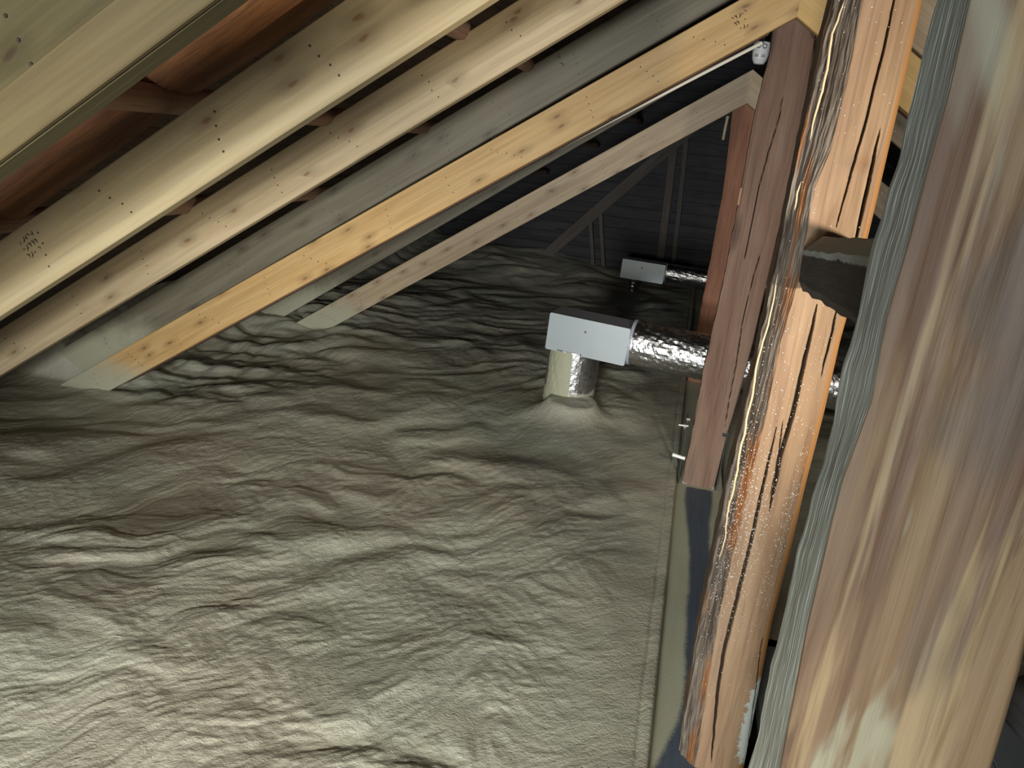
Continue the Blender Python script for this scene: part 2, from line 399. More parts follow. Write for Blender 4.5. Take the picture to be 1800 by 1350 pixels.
def foam_sheet(name, x0, x1, y0, y1, dx, ry, label, edge):
    ys = [y0]
    while ys[-1] < y1: ys.append(ys[-1] + max(.006, ry * ys[-1]))
    ys = np.array(ys); xs = np.linspace(x0, x1, int((x1 - x0) / dx))
    X, Yg = np.meshgrid(xs, ys); Zg = foam_z(X, Yg)
    if edge > 0:   # flattens towards the sill, with a small lip and a groove
        f = sstep(x1 - .50, x1 - .05, X); Zg = Zg * (1 - f) + f * (-1.695 + .004 * perlin(X * 9, Yg * 5, 71))
        e = X - (x1 - .05 + .006 * perlin(Yg * 3, Yg * 0, 72)); Zg = Zg - .010 * np.exp(-(e / .006)**2)
        Zg = Zg - .05 * sstep(x1 - .016, x1, X)
    else:
        f = sstep(x0 + .45, x0 + .05, X); Zg = Zg * (1 - f) + f * -1.70
        Zg = Zg - .09 * sstep(x0 + .022, x0, X)
    nx, ny = len(xs), len(ys)
    V = np.stack([X, Yg, Zg], -1).reshape(-1, 3)
    i = np.arange(nx * (ny - 1)).reshape(ny - 1, nx)[:, :-1].ravel()
    Fc = np.stack([i, i + 1, i + 1 + nx, i + nx], 1)
    o = mk(name, V, Fc, M['foam'], smooth=True)
    return tagit(o, label, 'insulation', kind='stuff')
foam_sheet('spray_foam', -4.5, .140, .75, 10.72, .0068, .0042, 'cream spray foam covering the whole attic floor left of the posts', 1)
foam_sheet('spray_foam', .40, 3.6, 2.6, 10.72, .03, .008, 'olive spray foam on the floor to the right, behind the middle post', -1)

# walkway boards on the near right
wk = empty('board_walkway', (1.3, .5, -1.68), 'blue-grey boards on the floor right of the posts', 'floorboards')
for i in range(7):
    x0 = .47 + i * .24; box('floorboard', x0, x0 + .235, -1.0, 2.58, -1.76, -1.715 + random.uniform(-.003, .003), M['deck_blue'], wk)

# ------------------------------------------------------------------ sill beam under the posts
def sill():
    ys = np.arange(-1.0, 10.6, .02); xs = np.linspace(.128, .385, 36)
    rg = []; mk_ = []
    for y in ys:
        wx = .004 * float(perlin(y * 1.5, .3, 5)); row = [(x + wx, y, -1.735 + .003 * float(perlin(x * 20, y * 2, 6))) for x in xs]
        row += [(.385, y, -1.99), (.128, y, -1.99)]
        rg.append(np.array(row))
        if y < 3.93:
            cen = .275 + .02 * math.sin(y * 3) - .08 * float(sstep(2.2, 1.5, y)); hw = .045 + .012 * math.sin(y * 5 + 1) + .045 * float(sstep(2.4, 1.4, y))
            for x in list(xs) + [.385, .128]:
                g = 1 - float(sstep(hw + .05, hw - .02, abs(x - cen))); mk_.append((0, g, 0, 0))
        else:
            for x in list(xs) + [.385, .128]: mk_.append((0, 1, 0, 0))
    V, Fc = loft(rg)
    return mk('sill_beam', V, Fc, M['sill'], mask=mk_, smooth=False)
sb = sill(); tagit(sb, 'blue-grey timber sill with cream overspray edges running under the posts', 'beam')

# ------------------------------------------------------------------ rafters
HB = .183           # board height (square to the grain)
def rafter(px, y, th, mat, label, side=-1, length=None, h=HB, apex=None, mitre=True, top_cut=0.0, group=None, marks=True, nails=True, stamp=None):
    """px: two pixels on the bottom edge of the near face; y: distance of that face; returns (object, frame)"""
    a, b = aty(*px[0], y), aty(*px[1], y)
    if side == -1: lo, hi = a, b
    s = (hi[2] - lo[2]) / (hi[0] - lo[0]); xa = XR if apex is None else apex
    za = lo[2] + s * (xa - lo[0]); ang = math.atan(s)
    d = Vector((-math.cos(ang) if side == -1 else math.cos(ang), 0, -math.sin(ang)))
    L = length or (4.6 / math.cos(ang))
    # local frame: x from apex down the slope, z square to the slope (up)
    org = Vector((xa, y, za)); x = d; z = Vector((side * math.sin(ang) * 1.0, 0, math.cos(ang))); yv = z.cross(x)
    mw = Matrix(((x.x, yv.x, z.x, org.x), (x.y, yv.y, z.y, org.y), (x.z, yv.z, z.z, org.z), (0, 0, 0, 1)))
    ys = 1 if yv.y > 0 else -1
    n = 16; rg = []
    for i in range(n + 1):
        X = top_cut + (L - top_cut) * i / n; w1 = .0018 * random.uniform(-1, 1)
        ring = []
        for yy, zz in octo(0, th, 0, h, .0035):
            xx = X
            if i == 0 and mitre: xx = X + zz * math.tan(ang) * -1
            ring.append((xx, ys * yy + (w1 if i else 0), zz))
        rg.append(np.array(ring))
    V, Fc = loft(rg)
    root = mk('rafter', to_world(mw, V), Fc, mat, mw=mw)
    tagit(root, label, 'rafter', group)
    if nails:
        Vn = []; Fn = []
        X = .22 + random.random() * .1
        rs = random.Random(int(y * 100))
        while X < L - .9:
            sl = rs.uniform(-.02, .04); m = rs.choice((3, 4, 4, 5))
            for q in range(m):
                cx = X + q * sl + rs.uniform(-.006, .006); cz = h * (.15 + .7 * (q + .5) / m); r = .0032
                b0 = len(Vn)
                Vn += [(cx + r * math.cos(t * math.pi / 3), -ys * .0012, cz + r * math.sin(t * math.pi / 3)) for t in range(6)]
                Vn += [(cx + r * math.cos(t * math.pi / 3), ys * .002, cz + r * math.sin(t * math.pi / 3)) for t in range(6)]
                Fn.append(tuple(range(b0, b0 + 6))); Fn += [(b0 + t, b0 + (t + 1) % 6, b0 + 6 + (t + 1) % 6, b0 + 6 + t) for t in range(6)]
            X += rs.uniform(.28, .48)
        o = mk('nail_heads', to_world(mw, Vn), Fn, M['nail'], root, mw=mw); o['kind'] = 'stuff'
    return root, mw, ys, L
def ink(root, mw, ys, strokes, name='ink_stamp', r=.0016):
    """flat ink strokes on the near face: strokes = list of ((x,z),(x,z)) in the board frame"""
    V = []; Fc = []
    for (a, b) in strokes:
        a = np.array(a, float); b = np.array(b, float); d = b - a; L = np.hypot(*d); d = d / L; nn = np.array((-d[1], d[0])) * r
        b0 = len(V)
        for e in (a - nn, b - nn, b + nn, a + nn): V.append((e[0], -ys * .0008, e[1]))
        for e in (a - nn, b - nn, b + nn, a + nn): V.append((e[0], ys * .0004, e[1]))
        Fc += [(b0, b0 + 1, b0 + 2, b0 + 3), (b0, b0 + 1, b0 + 5, b0 + 4), (b0 + 2, b0 + 3, b0 + 7, b0 + 6), (b0 + 1, b0 + 2, b0 + 6, b0 + 5), (b0 + 3, b0, b0 + 4, b0 + 7)]
    return mk(name, to_world(mw, V), Fc, M['ink'], root, mw=mw)
def local(mw, px, py, y):
    p = mw.inverted() @ Vector(aty(px, py, y)); return p.x, p.z
def stamp_at(r, px, py, y, k=1.0):
    root, mw, ys, L = r; x, z = local(mw, px, py, y); rs = random.Random(int(px)); S = []
    for j in range(3):
        for i in range(5):
            if rs.random() < .8:
                cx = x - .020 * k * (i - 2) * .45 + rs.uniform(-.002, .002); cz = z - .016 * k * (j - 1)
                S.append(((cx, cz), (cx + .005 * k, cz + rs.choice((-.006, .006, .0)) * k)))
                if rs.random() < .5: S.append(((cx, cz + .005 * k), (cx + .001, cz - .004 * k)))
    ink(root, mw, ys, S)

r1 = rafter([(0, 290), (389, 0)], .95, .047, M['pine_olive'], 'olive-tinted new pine rafter in the top left corner, nearest of all', length=3.0, h=.20)
r2 = rafter([(0, 556), (860, 0)], 1.85, .047, M['pine_beige'], 'wide pale pine rafter below the reddish log, second nearest on the left', length=4.2)
r3 = rafter([(283, 489), (1095, 0)], 2.83, .047, M['pine_pinkish'], 'knotty beige pine rafter directly above the dull grey one')
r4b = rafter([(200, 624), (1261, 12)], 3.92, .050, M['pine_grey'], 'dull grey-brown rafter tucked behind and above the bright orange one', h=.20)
r4 = rafter([(150, 710), (1400, 30)], 3.80, .047, M['pine_orange'], 'bright orange pine rafter meeting the back post at its peak', apex=.272)
r5 = rafter([(600, 498), (1144, 183)], 5.90, .050, M['pine_grey'], 'dull grey rafter just above the farthest pale one', top_cut=.32, mitre=False)
r6 = rafter([(590, 572), (1314, 181)], 5.80, .047, M['pine_weathered'], 'farthest pale knotty rafter, peak at the far post', apex=.198)
# seams, writing
stamp_at(r2, 55, 430, 1.85, 1.5); stamp_at(r4b, 525, 392, 3.92, 2.4); stamp_at(r4b, 1005, 104, 3.92, 2.6)
stamp_at(r4, 1305, 36, 3.8, 1.6); stamp_at(r4, 727, 340, 3.8, 1.4)
root, mw, ys, L = r4
gx, gz = local(mw, 688, 357, 3.8); S = []
pts = [(.018, .022), (.010, .030), (-.004, .028), (-.008, .016), (.0, .006), (.012, .010), (.012, .020), (.002, .004), (-.004, -.014), (.006, -.026)]
for a, b in zip(pts[:-1], pts[1:]): S.append(((gx - a[0], gz + a[1]), (gx - b[0], gz + b[1])))
ink(root, mw, ys, S, 'pencil_scribble', .0013)

# furring strip nailed to the nearest rafter
def strip(r, y, z0, z1, th, mat, name, L0, L1):
    root, mw, ys, L = r
    V, Fc = loft([np.array([(X, ys * a, b) for a, b in octo(-th, 0, z0, z1, .002)]) for X in np.linspace(L0, L1, 10)])
    return mk(name, to_world(mw, V), Fc, mat, root, mw=mw)
strip(r1, .95, 0.0, .075, .012, M['pine_ochre'], 'furring_strip', .1, 2.9)

# right-hand slope
def right(px_r, y, th, mat, label, apex, h=HB, mitre=True, top_cut=0.0):
    a, b = aty(*px_r[0], y), aty(*px_r[1], y); s = (b[2] - a[2]) / (b[0] - a[0]); za = a[2] + s * (apex - a[0]); ang = math.atan(-s)
    d = Vector((math.cos(ang), 0, -math.sin(ang))); z = Vector((math.sin(ang), 0, math.cos(ang))); org = Vector((apex, y, za)); yv = z.cross(d)
    mw = Matrix(((d.x, yv.x, z.x, org.x), (d.y, yv.y, z.y, org.y), (d.z, yv.z, z.z, org.z), (0, 0, 0, 1))); ys = 1 if yv.y > 0 else -1
    rg = []
    for i in range(13):
        X = top_cut + (3.9 - top_cut) * i / 12
        rg.append(np.array([(X - (zz * math.tan(ang) if (i == 0 and mitre) else 0), ys * yy, zz) for yy, zz in octo(0, th, 0, h, .0035)]))
    V, Fc = loft(rg); o = mk('rafter', to_world(mw, V), Fc, mat, mw=mw); tagit(o, label, 'rafter')
    Vn = []; Fn = []
    for X in np.arange(.09, 3.4, .33):
        for q in range(2):
            cx = X + .03 * q; cz = h * (.3 + .4 * q); r = .0036; b0 = len(Vn)
            Vn += [(cx + r * math.cos(t * math.pi / 3), -ys * .0012, cz + r * math.sin(t * math.pi / 3)) for t in range(6)]
            Vn += [(cx + r * math.cos(t * math.pi / 3), ys * .002, cz + r * math.sin(t * math.pi / 3)) for t in range(6)]
            Fn.append(tuple(range(b0, b0 + 6))); Fn += [(b0 + t, b0 + (t + 1) % 6, b0 + 6 + (t + 1) % 6, b0 + 6 + t) for t in range(6)]
    n_ = mk('nail_heads', to_world(mw, Vn), Fn, M['bolt'], o, mw=mw); n_['kind'] = 'stuff'
    return o
def mirror_line(r, x1=1.6):
    root, mw, ys, L = r; o = mw.translation; s = -math.tan(math.radians(33)); return o, s
def right_of(r, th, mat, label, h=HB, mitre=True, top_cut=0.0):
    root, mw, ys, L = r; o = mw.translation; y = o.y; q = Vector((o.x + 1, y, o.z - PITCH))
    def pj(p):
        c = R.T @ np.array(p); return (900 - c[0] / c[2] * F, 675 + c[1] / c[2] * F)
    return right([pj(o), pj(q)], y, th, mat, label, o.x, h, mitre, top_cut)
right_of(r3, .047, M['pine_pinkish'], 'greyish board crossing the gap high between the two near posts')
right_of(r4b, .050, M['pine_weathered'], 'weathered rafter on the right slope just behind the yellow one', h=.20)
right_of(r4, .047, M['pine_yellow'], 'golden yellow rafter falling right from the peak of the back post')
right_of(r5, .050, M['pine_weathered'], 'pale rafter on the right slope glimpsed beside the back post', mitre=False, top_cut=.2)
right_of(r6, .047, M['pine_weathered'], 'short grey rafter end falling right from the far peak')

# old brown board doubled behind the bright rafter (both slopes)
def brown(side):
    o = r4[1].translation; d = Vector((side * math.cos(math.radians(33)), 0, -math.sin(math.radians(33)))); z = Vector((side * math.sin(math.radians(33)), 0, math.cos(math.radians(33))))
    p0 = Vector((o.x, 3.882, o.z)) + z * .085 + d * .12; p1 = p0 + d * (4.2 if side < 0 else 3.2)
    return beam('board', p0, p1, .07, .175, M['brown_board'], up=z)
tagit(brown(-1), 'purple-brown old board doubled behind the bright orange rafter', 'board')
tagit(brown(1), 'purple-brown old board doubled behind the yellow rafter', 'board')

# ------------------------------------------------------------------ posts
def xz_line(pts, y):
    P = np.array([aty(*p, y) for p in pts]); o = np.argsort(P[:, 2]); return P[o, 2], P[o, 0]
def ex(line, z):
    zs, xs = line
    r = np.interp(z, zs, xs); s1 = (xs[-1] - xs[-2]) / (zs[-1] - zs[-2]); s0 = (xs[1] - xs[0]) / (zs[1] - zs[0])
    return np.where(z > zs[-1], xs[-1] + np.clip(s1, -.05, .05) * (z - zs[-1]), np.where(z < zs[0], xs[0] + np.clip(s0, -.05, .05) * (z - zs[0]), r))
def post(name, y, L, B, Rr, z0, z1, depth, mat, label, cracks=(), dz=.012, nf=96, nw=26, wane_back=.055, edge=.06, maskfn=None, amp=.0025, bark=0.0, seed=1, top=None, yL=None, wane=1.0, back_in=.004):
    lL, lB, lR = xz_line(L, yL or y), xz_line(B, y), xz_line(Rr, y)
    zs = np.arange(z0, z1 + dz, dz); nz = len(zs)
    xl, xb, xr = ex(lL, zs), ex(lB, zs), ex(lR, zs)
    xl = xl + .004 * fbm(zs * 9, zs * 0 + seed, seed, 3); 
    cols = []; wm = []; em = []
    # back left -> left side -> wane -> front -> right chamfer -> right side
    for f in np.linspace(0, 1, 6)[:-1]: cols.append((xl + back_in * (1 - f) ** .7, y + depth - f * (depth - wane_back))); wm.append(wane); em.append(0)
    for f in np.linspace(0, 1, nw)[:-1]:
        bul = math.sin(f * math.pi) * .22
        X = xl + (xb - xl) * (f + bul * .15); Yc = y + wane_back * (1 - f)**(1.6 if wane_back > .05 else 1.0)
        ridge = bark * np.exp(-((f - (.10 + .07 * perlin(zs * 4, zs * 0 + .5, 9) + .03 * perlin(zs * 17, zs * 0 + .5, 10))) / .05)**2)
        wk_ = 1.0 if bark else .45
        nn = .0035 * perlin(zs * 7, zs * 0 + f * 9, seed + 3) * wk_ + .003 * wk_ * perlin(zs * 20, zs * 0 + f * 30, seed + 4)
        cols.append((X - ridge * .6, Yc + nn - ridge)); wm.append(wane * (1 - float(sstep(.90, 1.0, f)))); em.append(0)
    ne = int(nf * edge)
    for j, f in enumerate(np.linspace(0, 1, nf)):
        X = xb + (xr - xb) * f; off = 0 * zs
        e = max(0., (f - (1 - edge)) / edge); off = off + .010 * e * e
        n0 = amp * fbm(X * 14 + seed, zs * 1.2, seed, 3) + amp * .6 * perlin(X * 70, zs * 4, seed + 8)
        cols.append((X, y + off + n0)); wm.append(0); em.append(wane * (f > 1 - edge))
    for f in np.linspace(0, 1, 5)[1:]: cols.append((xr + .001, y + .010 + f * (depth - .010))); wm.append(0); em.append(0)
    k = len(cols); V = np.zeros((nz, k, 3)); Mk = np.zeros((nz, k, 4))
    for j, (X, Yc) in enumerate(cols):
        V[:, j, 0] = X; V[:, j, 1] = Yc; V[:, j, 2] = zs; Mk[:, j, 0] = wm[j]; Mk[:, j, 2] = em[j]
    for (pts, wd, dp) in cracks:
        P = np.array([aty(*p, y) for p in pts]); o = np.argsort(P[:, 2]); P = P[o]
        cx = np.interp(zs, P[:, 2], P[:, 0]) + .0012 * perlin(zs * 30, zs * 0 + .5, 77)
        t = (zs - P[0, 2]) / (P[-1, 2] - P[0, 2]); ins = (t > 0) & (t < 1); ww = wd * np.sqrt(np.clip(np.sin(np.clip(t, 0, 1) * np.pi), 0, 1)) * ins
        dx = V[:, 5:5 + nw - 1 + nf, 0] - cx[:, None]; g = np.exp(-(dx / np.maximum(ww[:, None], 1e-4))**4) * ins[:, None]
        V[:, 5:5 + nw - 1 + nf, 1] += g * dp; Mk[:, 5:5 + nw - 1 + nf, 3] = np.maximum(Mk[:, 5:5 + nw - 1 + nf, 3], g)
    if maskfn: maskfn(V, Mk, zs, xl, xb, xr)
    i = np.arange(nz * k).reshape(nz, k); a = i[:-1, :]; b = np.roll(i, -1, 1)[:-1, :]; c = np.roll(i, -1, 1)[1:, :]; d = i[1:, :]
    Fc = np.stack([a, b, c, d], -1).reshape(-1, 4)
    Fl = [tuple(f) for f in Fc.tolist()]; Fl.append(tuple(range(k - 1, -1, -1))); Fl.append(tuple(range((nz - 1) * k, nz * k)))
    o = mk(name, V.reshape(-1, 3), Fl, mat, mask=Mk.reshape(-1, 4), mw=Matrix.Translation((float(xl[0]), y, z0)))
    return tagit(o, label, 'post'), (zs, xl, xb, xr)

# middle post
MY = 1.90
midL = [(1462, 0), (1432, 130), (1397, 300), (1366, 450), (1336, 600), (1305, 735), (1278, 850), (1228, 1100), (1187, 1350)]
midB = [(1518, 0), (1500, 100), (1480, 190), (1462, 260), (1433, 330), (1408, 480), (1375, 600), (1348, 730), (1320, 850), (1290, 970), (1262, 1100), (1222, 1350)]
midR = [(1623, 0), (1590, 150), (1555, 300), (1512, 480), (1478, 600), (1450, 725), (1418, 850), (1388, 980), (1357, 1100), (1318, 1300), (1308, 1350)]
cr = [([(1572, -60), (1572, 0), (1550, 100), (1528, 187), (1513, 247), (1497, 300), (1470, 400)], .0022, .02),
      ([(1546, 230), (1533, 293), (1520, 350), (1507, 413), (1496, 450)], .0032, .02),
      ([(1436, 535), (1422, 600), (1408, 661), (1394, 725), (1384, 760), (1371, 801), (1364, 845), (1352, 900)], .0042, .03),
      ([(1364, 755), (1349, 819), (1340, 861), (1331, 899), (1322, 945), (1302, 1025), (1275, 1134), (1263, 1200), (1250, 1340)], .0040, .03),
      ([(1471, 540), (1460, 594), (1444, 658)], .0018, .015),
      ([(1376, 740), (1368, 800), (1353, 880)], .0014, .01), ([(1340, 1120), (1325, 1240), (1312, 1340)], .0012, .01)]
def mid_mask(V, Mk, zs, xl, xb, xr):
    X = V[:, :, 0]; Z = V[:, :, 2]; fr = (V[:, :, 1] < MY + .06)
    p = aty(1322, 1270, MY); g = np.exp(-((X - p[0] - .02) / .05)**2 - ((Z - p[2]) / .17)**4); Mk[:, :, 1] = np.maximum(Mk[:, :, 1], g * fr * 1.1)
    # weathered blotch along the right edge, stain under the knot
    for (px, py, sx, sz, s) in ((1412, 850, .022, .16, .8), (1512, 288, .03, .018, .6), (1382, 960, .018, .05, .5)):
        q = aty(px, py, MY); Mk[:, :, 0] = np.maximum(Mk[:, :, 0], s * np.exp(-((X - q[0]) / sx)**2 - ((Z - q[2]) / sz)**2) * fr)
midp, mi = post('timber_post', MY, midL, midB, midR, -1.735, .72, .20, M['post_mid'], 'tan cracked timber post with ragged grey live edge, middle of the three big posts', cracks=cr, maskfn=mid_mask, bark=.006, edge=.10, yL=MY + .055)
# pale bark lip down the live edge
def lip(parent, pts, name='bark_lip', y=MY + .012, r=.0028):
    P = [Vector(aty(px, py, y)) for px, py in pts]; Q = []
    for a, b in zip(P[:-1], P[1:]):
        m = max(2, int((b - a).length / .012))
        for i in range(m): Q.append(a.lerp(b, i / m))
    Q.append(P[-1]); rg = []
    for i, q in enumerate(Q):
        f = math.sin(math.pi * i / (len(Q) - 1))**.4; jit = .0035 * float(perlin(q.z * 14, .5, 41)) + .0015 * float(perlin(q.z * 50, .5, 42)); rr = r * f + .0004
        rg.append(np.array([(q.x + jit + rr * math.cos(t), q.y + rr * 1.8 * math.sin(t), q.z) for t in np.arange(6) / 6 * 2 * math.pi]))
    V, Fc = loft(rg); return mk(name, V, Fc, M['bark_edge'], parent, smooth=True)
lip(midp, [(1482, 0), (1463, 60), (1455, 110), (1447, 160), (1432, 210), (1424, 247)])
lip(midp, [(1409, 318), (1401, 340), (1397, 370)], r=.002)
lip(midp, [(1368, 480), (1360, 520), (1351, 560), (1343, 590), (1334, 630), (1327, 660), (1324, 690), (1313, 740), (1302, 795), (1293, 840), (1282, 890), (1274, 940), (1265, 985)], y=MY + .02)
# pale droplets of overspray on the middle post
def droplets(parent, n, f, name='foam_droplets'):
    V = []; Fc = []; rs = random.Random(8)
    for _ in range(n):
        x, y, z, r = f(rs); b0 = len(V)
        V += [(x + r, y, z), (x, y, z + r), (x - r, y, z), (x, y, z - r), (x, y - r, z)]
        Fc += [(b0, b0 + 1, b0 + 4), (b0 + 1, b0 + 2, b0 + 4), (b0 + 2, b0 + 3, b0 + 4), (b0 + 3, b0, b0 + 4)]
    o = mk(name, V, Fc, M['white'], parent); o['kind'] = 'stuff'; return o
def df(rs):
    z = rs.choice((rs.gauss(-.80, .22), rs.gauss(-.9, .2), rs.uniform(-1.5, .5) if rs.random() < .4 else rs.gauss(-.85, .15), rs.gauss(-.98, .12))); i = int(np.clip(np.searchsorted(mi[0], z), 0, len(mi[0]) - 1))
    f = rs.random()**1.3; x = mi[1][i] + (mi[3][i] - mi[1][i]) * (.06 + .86 * f); wf = (mi[2][i] - mi[1][i])
    t = min(1, max(0, (x - mi[1][i]) / wf)); y = MY + .055 * (1 - t)**1.6 - .001
    return x, y, z, rs.choice((.0007, .0009, .0012, .0016))
droplets(midp, 1700, df)

# near post
nL = [(1645, 0), (1613, 133), (1573, 300), (1541, 417), (1505, 560), (1472, 700), (1434, 850), (1372, 1100), (1316, 1350)]
nB = [(1708, 0), (1668, 170), (1632, 300), (1602, 417), (1560, 560), (1535, 700), (1480, 850), (1420, 1100), (1372, 1350)]
nR = [(2060, 0), (1960, 450), (1882, 850), (1842, 1000), (1800, 1188), (1753, 1350)]
def near_mat():
    t = NT('post_near')
    st = t.noise(t.coord(scale=(13, 13, 1.3)), 1.0, 5, .6, .7); st2 = t.noise(t.coord(scale=(30, 30, 2.2)), 1.0, 4, .6, .8)
    pa = t.noise(t.coord(scale=(8, 8, 1.6)), 1.0, 4, .6, .5); gr = t.noise(t.coord(scale=(150, 150, 4)), 1.0, 3, .6, 1.0)
    c = t.mix(t.ramp(st, .40, .58), (0.104, 0.060, 0.035), (0.180, 0.121, 0.064))
    c = t.mix(t.math('MULTIPLY', t.ramp(st2, .54, .64), .75), c, (0.072, 0.040, 0.025))
    c = t.mix(t.math('MULTIPLY', t.ramp(pa, .49, .56), .85), c, (0.247, 0.240, 0.167))
    c = t.mix(t.math('MULTIPLY', t.ramp(t.noise(t.coord(scale=(20, 20, 1.1)), 1.0, 4, .6), .55, .63), .6), c, (0.323, 0.248, 0.133))
    c = t.mix(t.math('MULTIPLY', t.ramp(t.noise(t.coord(scale=(5, 5, 2.4)), 1.0, 3, .6), .55, .64), .6), c, (0.084, 0.071, 0.054))
    c = t.mix(t.math('MULTIPLY', t.ramp(gr, .5, .8), .3), c, (0.054, 0.034, 0.022))
    at = t.n('ShaderNodeAttribute', attribute_name='mask'); sp = t.n('ShaderNodeSeparateColor', Color=at.outputs['Color']).outputs
    c = t.mix(sp[0], c, t.mix(t.ramp(st2, .4, .65), (0.185, 0.195, 0.165), (0.145, 0.145, 0.12)))
    vo = t.vor(t.coord(scale=(1, 1, .7)), 26); sel = t.ramp(t.n('ShaderNodeSeparateColor', Color=vo.outputs['Color']).outputs[0], .86, .88)
    c = t.mix(t.math('MULTIPLY', t.math('MULTIPLY', sel, t.ramp(vo.outputs['Distance'], .05, .13, 1, 0)), .7), c, (0.55, 0.58, 0.52))
    c = t.mix(t.math('MULTIPLY', at.outputs['Alpha'], .9), c, (0.04, 0.025, 0.02))
    nor = t.bump(gr, .35, .002); nor = t.bump(st, .5, .006, nor)
    return t.out(c, .6, nor, spec=.35)
M['post_near'] = near_mat()
ncr = [([(1528, 1000), (1500, 1110), (1470, 1220), (1440, 1340)], .0006, .004), ([(1660, 1010), (1600, 1230), (1560, 1350)], .0009, .004), ([(1690, 60), (1640, 330), (1600, 560)], .0012, .004)]
nearp, ni = post('timber_post', .72, nL, nB, nR, -1.735, .86, .22, M['post_near'], 'large grey-brown streaked timber post filling the right edge, nearest of all', cracks=(), dz=.008, nf=110, nw=30, wane_back=.045, amp=.0022, seed=6, edge=.05, yL=.765, back_in=.06)

# back post
bL = [(1362, 40), (1350, 110), (1327, 200), (1305, 320), (1285, 430), (1262, 540), (1236, 655), (1217, 760), (1196, 862)]
bR = [(1434, 60), (1421, 150), (1406, 240), (1380, 360), (1352, 480), (1322, 610), (1298, 700), (1277, 770), (1250, 880)]
bB = [(a + 4, b) for a, b in bL]
bcr = [([(1378, 150), (1370, 207), (1353, 260), (1333, 333), (1320, 400), (1308, 460)], .0018, .015),
       ([(1345, 420), (1326, 480), (1306, 560), (1294, 640), (1282, 700), (1270, 780)], .0016, .015)]
def back_mask(V, Mk, zs, xl, xb, xr):
    X = V[:, :, 0]; Z = V[:, :, 2]
    g = sstep(-1.66, -1.76, Z) * np.clip(np.abs(X - .25) / .09, 0, 1)**1.5; Mk[:, :, 1] = np.maximum(Mk[:, :, 1], g * .8)
backp, bi = post('timber_post', 3.96, bL, bB, bR, -1.735, .70, .17, M['post_back'], 'square brown timber post under the peak of the bright orange rafter', cracks=bcr, dz=.02, nf=60, nw=4, wane_back=.004, maskfn=back_mask, edge=.03, amp=.003, seed=3, wane=0.0)
sp1 = beam('splinter', aty(1303, 330, 3.952), aty(1297, 360, 3.952), .010, .022, M['splinter'], backp, c=.002, up=(0, 1, 0))

# far post
fL = [(1288, 196), (1272, 330), (1250, 450), (1225, 580), (1212, 650)]
fR = [(1345, 196), (1328, 330), (1306, 450), (1282, 580), (1268, 650)]
farp, fi = post('timber_post', 6.0, fL, [(a + 5, b) for a, b in fL], fR, -1.74, .44, .26, M['post_far'], 'reddish timber post half hidden behind the back post, duct passing its foot', dz=.05, nf=24, nw=4, wane_back=.006, amp=.003, seed=5, edge=.05, wane=0.0)
sp2 = beam('splinter', aty(1268, 545, 5.98), aty(1262, 585, 5.98), .01, .03, M['splinter'], farp, c=.002, up=(0, 1, 0))
st = beam('batten', aty(1279, 204, 6.3), aty(1271, 246, 6.3), .02, .02, M['pine_weathered'], c=.002, up=(0, 1, 0)); tagit(st, 'thin pale wooden batten hanging left of the far reddish post', 'batten')

# side straps and bolts at the foot of the back post
def plate(px0, px1, y, off, label):
    a = Vector(aty(*px0, y)); b = Vector(aty(*px1, y)); root = empty('steel_bracket', b, label, 'bracket')
    beam('plate', a, b, .006, .07, M['strap'], root, c=.001, up=(0, 1, 0)); return root, a, b
rt, a, b = plate((1209, 730), (1189, 868), 3.98, 0, 'dark steel plate bolted to the left side of the back post foot')
cyl('bolt', aty(1210, 749, 3.95), aty(1193, 747, 3.95), .006, M['bolt'], rt, k=8); cyl('bolt', aty(1213, 738, 3.93), aty(1207, 737, 3.93), .009, M['bolt'], rt, k=6)
cyl('bolt', aty(1204, 806, 3.95), aty(1182, 799, 3.95), .010, M['white'], rt, k=8); cyl('nut', aty(1206, 750, 3.95), aty(1202, 749, 3.95), .013, M['bolt'], rt, k=6)
rt2, a, b = plate((1280, 755), (1254, 876), 3.98, 0, 'dark steel plate bolted to the right side of the back post foot')
cyl('bolt', aty(1270, 763, 3.96), aty(1281, 766, 3.96), .010, M['strap'], rt2, k=6)

# tie between the middle and the near post
def tie():
    far = [aty(1412, 440, MY - .035), aty(1444, 417, MY - .035), aty(1411, 511, MY - .035), aty(1404, 494, MY - .035)]
    nr = [aty(1540, 452, .98), aty(1562, 421, .98), aty(1540, 592, .98), aty(1534, 575, .98)]
    off = np.array((.085, 0, 0)); rg = []; n = 40; mk_ = []
    for i in range(n + 1):
        f = i / n; p = [far[j] * (1 - f) + nr[j] * f for j in range(4)]
        p = [q + np.array((.003 * float(perlin(f * 6, j * 3.3, 61)), 0, .004 * float(perlin(f * 7, j * 5.1, 62)))) for j, q in enumerate(p)]
        mid = [p[3] * (1 - g) + p[0] * g for g in (.25, .5, .75)]; up = [p[0] * (1 - g) + p[1] * g for g in (.5,)]
        ring = [p[3]] + mid + [p[0]] + up + [p[1], p[1] + off, p[2] + off + np.array((.0, 0, .02)), p[2]]
        rg.append(np.array(ring))
        for j in range(len(ring)): mk_.append((0, 1.3 * (j in (4, 5, 6)), 0, 0))  # light on the top edge painted pale through the overspray channel
    V, Fc = loft(rg); return mk('tie_beam', V, Fc, M['tie'], mask=mk_, mw=frame(far[0], nr[0] - far[0]))
tb = tie(); tagit(tb, 'short charcoal tie beam with painted blue-grey lit top between the middle and nearest posts', 'beam')
def drip(rs):
    f = rs.random(); a = aty(1412, 440, 1.94) * (1 - f) + aty(1540, 452, .97) * f; l = a - np.array((0, 0, rs.random()**2 * .05))
    return l[0] - .004, l[1], l[2], rs.choice((.0005, .0009, .0013))
